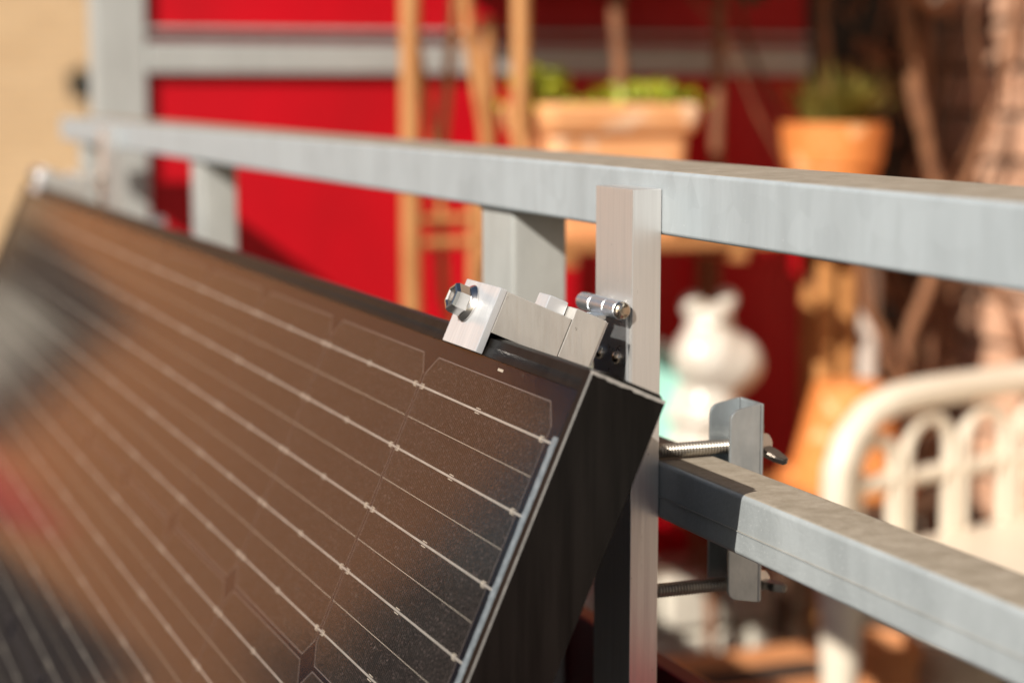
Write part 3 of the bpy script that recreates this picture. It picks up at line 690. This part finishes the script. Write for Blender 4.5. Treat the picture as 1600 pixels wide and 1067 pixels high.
# ---- upturned pot on a low stool
sto = thing('wooden_stool', 'low dark wooden stool under the upturned orange pot', 'stool', (1.475, 2.36, -1.0))
part('seat', lathe((1.465, 2.38, -0.600), Z, [(0.135, 0), (0.14, 0.005), (0.14, 0.018), (0.135, 0.022)], 36), darkwood, sto)
for a in (45, 135, 225, 315):
    u = Vector((math.cos(R(a)), math.sin(R(a)), 0)); b = Vector((1.465, 2.38, 0))
    part('leg', tube([b + u * 0.085 + Z * -0.601, b + u * 0.115 + Z * -1.0], [0.014, 0.011], 10), darkwood, sto)
up = thing('upturned_pot', 'orange terracotta pot standing upside down behind the bench arm', 'pot', (1.462, 2.38, -0.577))
part('body', lathe((1.462, 2.38, -0.577), Z, [(0.099, 0), (0.102, 0.006), (0.100, 0.026), (0.090, 0.030), (0.082, 0.036), (0.053, 0.152), (0.048, 0.157), (0.012, 0.158)], 40), terra_o, up)

# ---- white garden bench with arched back
U = Vector((0.9600, 0.2806, 0)); V = Vector((0.2806, -0.9600, 0)); B0 = Vector((1.185, 1.966, 0))
def Q(u, v, z): return B0 + U * u + V * v + Z * z
be = thing('garden_bench', 'cream white garden bench with a back of interlaced arches', 'bench', Q(0.33, 0.2, -1.0))
BW = 0.66
outl = [Q(0.018, 0, -0.57), Q(0.010, 0, -0.50), Q(0.012, 0, -0.455), Q(0.030, 0, -0.418), Q(0.062, 0, -0.391), Q(0.105, 0, -0.378), Q(0.16, 0, -0.374)]
outl += [Q(BW * k / 10, 0, -0.374) for k in range(3, 8)] + [Q(BW - (p - B0).dot(U), 0, p.z) for p in reversed(outl[:7])]
part('back_hoop', tube(outl, 0.0195, 14), cream, be)
for uc, w_, spring, rise in [(0.078, 0.034, -0.458, 0.034)] + [(0.175 + 0.11 * k, 0.0425, -0.450, 0.044) for k in range(4)] + [(BW - 0.076, 0.035, -0.448, 0.030)]:
    pts = [Q(uc - w_, 0, -0.565), Q(uc - w_, 0, spring)] + [Q(uc + w_ * math.cos(R(180 - a)), 0, spring + rise * math.sin(R(a))) for a in range(15, 166, 15)] + [Q(uc + w_, 0, spring), Q(uc + w_, 0, -0.565)]
    part('arch', tube(pts, 0.0088, 10), cream, be)
part('cross_bar', tube([Q(0.03, -0.003, -0.479), Q(BW - 0.03, -0.003, -0.479)], 0.0110, 10), cream, be)
bm = bmesh.new(); hexa(bm, B0, (U, V, Z), (0.0, BW), (-0.015, 0.42), (-0.592, -0.560), 0.012, 3); part('seat', bm, cream, be)
bm = bmesh.new(); hexa(bm, B0, (U, V, Z), (0.03, BW - 0.03), (0.02, 0.40), (-0.640, -0.5935), 0.006, 2); part('apron', bm, cream, be)
for u, v in ((0.016, 0.006), (BW - 0.016, 0.006), (0.025, 0.39), (BW - 0.025, 0.39)):
    part('leg', tube([Q(u, v, -0.5935), Q(u, v, -0.72), Q(u + (0.01 if u > .3 else -0.01), v, -1.0)], [0.030, 0.023, 0.019], 12), cream, be)

# ---- low ledge of pale stones at the foot of the fence, things on the floor
le = thing('stone_ledge', 'low ledge of pale stone blocks at the foot of the red boards', 'ledge', (1.25, 2.66, -1.0))
part('core', box(0.93, 1.575, 2.60, 2.69, -1.0, -0.735), mortar, le, smooth=False)
bms = bmesh.new(); hexa(bms, (0, 0, 0), (X, Y, Z), (-0.052, 0.052), (-0.02, 0.02), (-0.040, 0.040), 0.007, 1); stone_me = finish(bms, 'stone', stone)
for row in range(3):
    for k in range(6):
        o = bpy.data.objects.new('stone', stone_me); COL.objects.link(o); o.parent = le
        o.location = Vector((0.985 + k * 0.109 + (0.04 if row % 2 else 0), 2.592 + random.uniform(-.006, .004), -0.957 + row * 0.087)) - WL[le.name]
        o.scale = (random.uniform(.9, 1.02), 1, random.uniform(.92, 1.02)); o.rotation_euler = (0, random.uniform(-.03, .03), random.uniform(-.05, .05))
tt = thing('terracotta_trough', 'long low terracotta trough on the floor below the lower rail', 'planter', (1.22, 2.2, -1.0))
part('trough', rect_prof(1.235, 2.20, [(0.11, 0.06, -1.0), (0.118, 0.068, -0.80), (0.130, 0.078, -0.795), (0.130, 0.078, -0.765), (0.118, 0.068, -0.765), (0.112, 0.062, -0.79)]), terra, tt)
part('soil', rect_prof(1.235, 2.20, [(0.11, 0.06, -0.83), (0.11, 0.06, -0.785)]), soil, tt)
pebbles = [('pale_stone_pot', 'squat pale stone pot under the bench', (1.50, 2.16, -1.0), stone, 0.075, 0.26), ('small_clay_pot', 'small clay pot under the bench near its left leg', (1.36, 2.12, -1.0), terra, 0.05, 0.28), ('round_stone_jar', 'grey stone jar under the right half of the bench', (1.63, 2.14, -1.0), stone, 0.07, 0.24)]
for nm, lb, p, mt, r, hh in pebbles:
    t = thing(nm, lb, 'pot', p); part('bowl', lathe(p, Z, [(r * .72, 0), (r * .8, hh * .1), (r, hh * .6), (r * .92, hh * .86), (r * 1.04, hh * .9), (r * 1.04, hh), (r * .86, hh), (r * .8, hh * .9)], 28), mt, t)
    part('soil', lathe(p, Z, [(r * .8, hh * .8), (r * .8, hh * .91)], 24), soil, t)

# ---- bare climbing plant on the bricks
vi = thing('climbing_vine', 'bare brown climbing vine with withered leaves against the bricks', 'vine', (1.68, 2.52, -1.0))
vb = [([(1.60, 2.50, 0.36), (1.612, 2.5, 0.124), (1.632, 2.5, 0.02), (1.672, 2.5, -0.13), (1.69, 2.51, -0.21), (1.665, 2.5, -0.30), (1.620, 2.48, -0.43), (1.60, 2.47, -0.6), (1.60, 2.47, -1.0)], 0.0125),
      ([(1.50, 2.46, -0.18), (1.519, 2.45, -0.273), (1.555, 2.45, -0.36), (1.596, 2.45, -0.431), (1.605, 2.45, -0.55), (1.61, 2.45, -1.0)], 0.010),
      ([(1.72, 2.60, 0.4), (1.715, 2.6, 0.15), (1.725, 2.6, -0.02), (1.74, 2.6, -0.3), (1.72, 2.56, -0.7), (1.7, 2.54, -1.0)], 0.009),
      ([(1.57, 2.5, 0.3), (1.60, 2.5, 0.16), (1.68, 2.52, 0.12), (1.76, 2.56, 0.15), (1.82, 2.6, 0.3)], 0.010),
      ([(1.69, 2.51, -0.21), (1.76, 2.52, -0.12), (1.80, 2.5, 0.02), (1.83, 2.5, 0.2)], 0.008),
      ([(1.672, 2.5, -0.13), (1.74, 2.5, -0.22), (1.80, 2.47, -0.34), (1.83, 2.45, -0.5)], 0.008)]
for p, r in vb:
    q = []
    for a, b in zip(p, p[1:]):
        for k in range(5):
            v = Vector(a).lerp(Vector(b), k / 5); q.append(v + Vector((noise.noise(v * 17), noise.noise(v * 17 + X * 9), 0)) * 0.010)
    q.append(Vector(p[-1])); part('branch', tube(q, [r * random.uniform(.8, 1.15) for _ in q], 8), barkp, vi)
for k in range(9):
    p = Vector((random.uniform(1.58, 1.72), random.uniform(2.50, 2.70), random.uniform(-0.7, -0.2))); d = Vector((random.uniform(-.5, .5), random.uniform(-.2, .2), 1)); q = [p]
    for i in range(11):
        d = (d + rv() * 0.45 + Z * 0.12).normalized(); p = p + d * 0.075; p.x = min(p.x, 1.78); p.y = min(p.y, 2.74); q.append(p.copy())
    part('branch', tube(q, [0.0065 - 0.0004 * i for i in range(12)], 6), bark if k % 2 else barkp, vi)
bm = bmesh.new(); tw = bmesh.new()
for k in range(380):
    z = random.uniform(-0.5, 0.42); p = Vector((random.uniform(1.66, 1.80), random.uniform(2.62, 2.76), z))
    if noise.noise(p * 9) < 0.02: continue
    leaf(bm, p, rv(), rv(), random.uniform(.025, .05), random.uniform(.018, .032))
    if k % 4 == 0: tube([p, p + rv() * 0.08], 0.0022, 5, tw)
part('withered_leaves', bm, leafb, vi, smooth=False); part('twigs', tw, barkp, vi, kind='stuff')
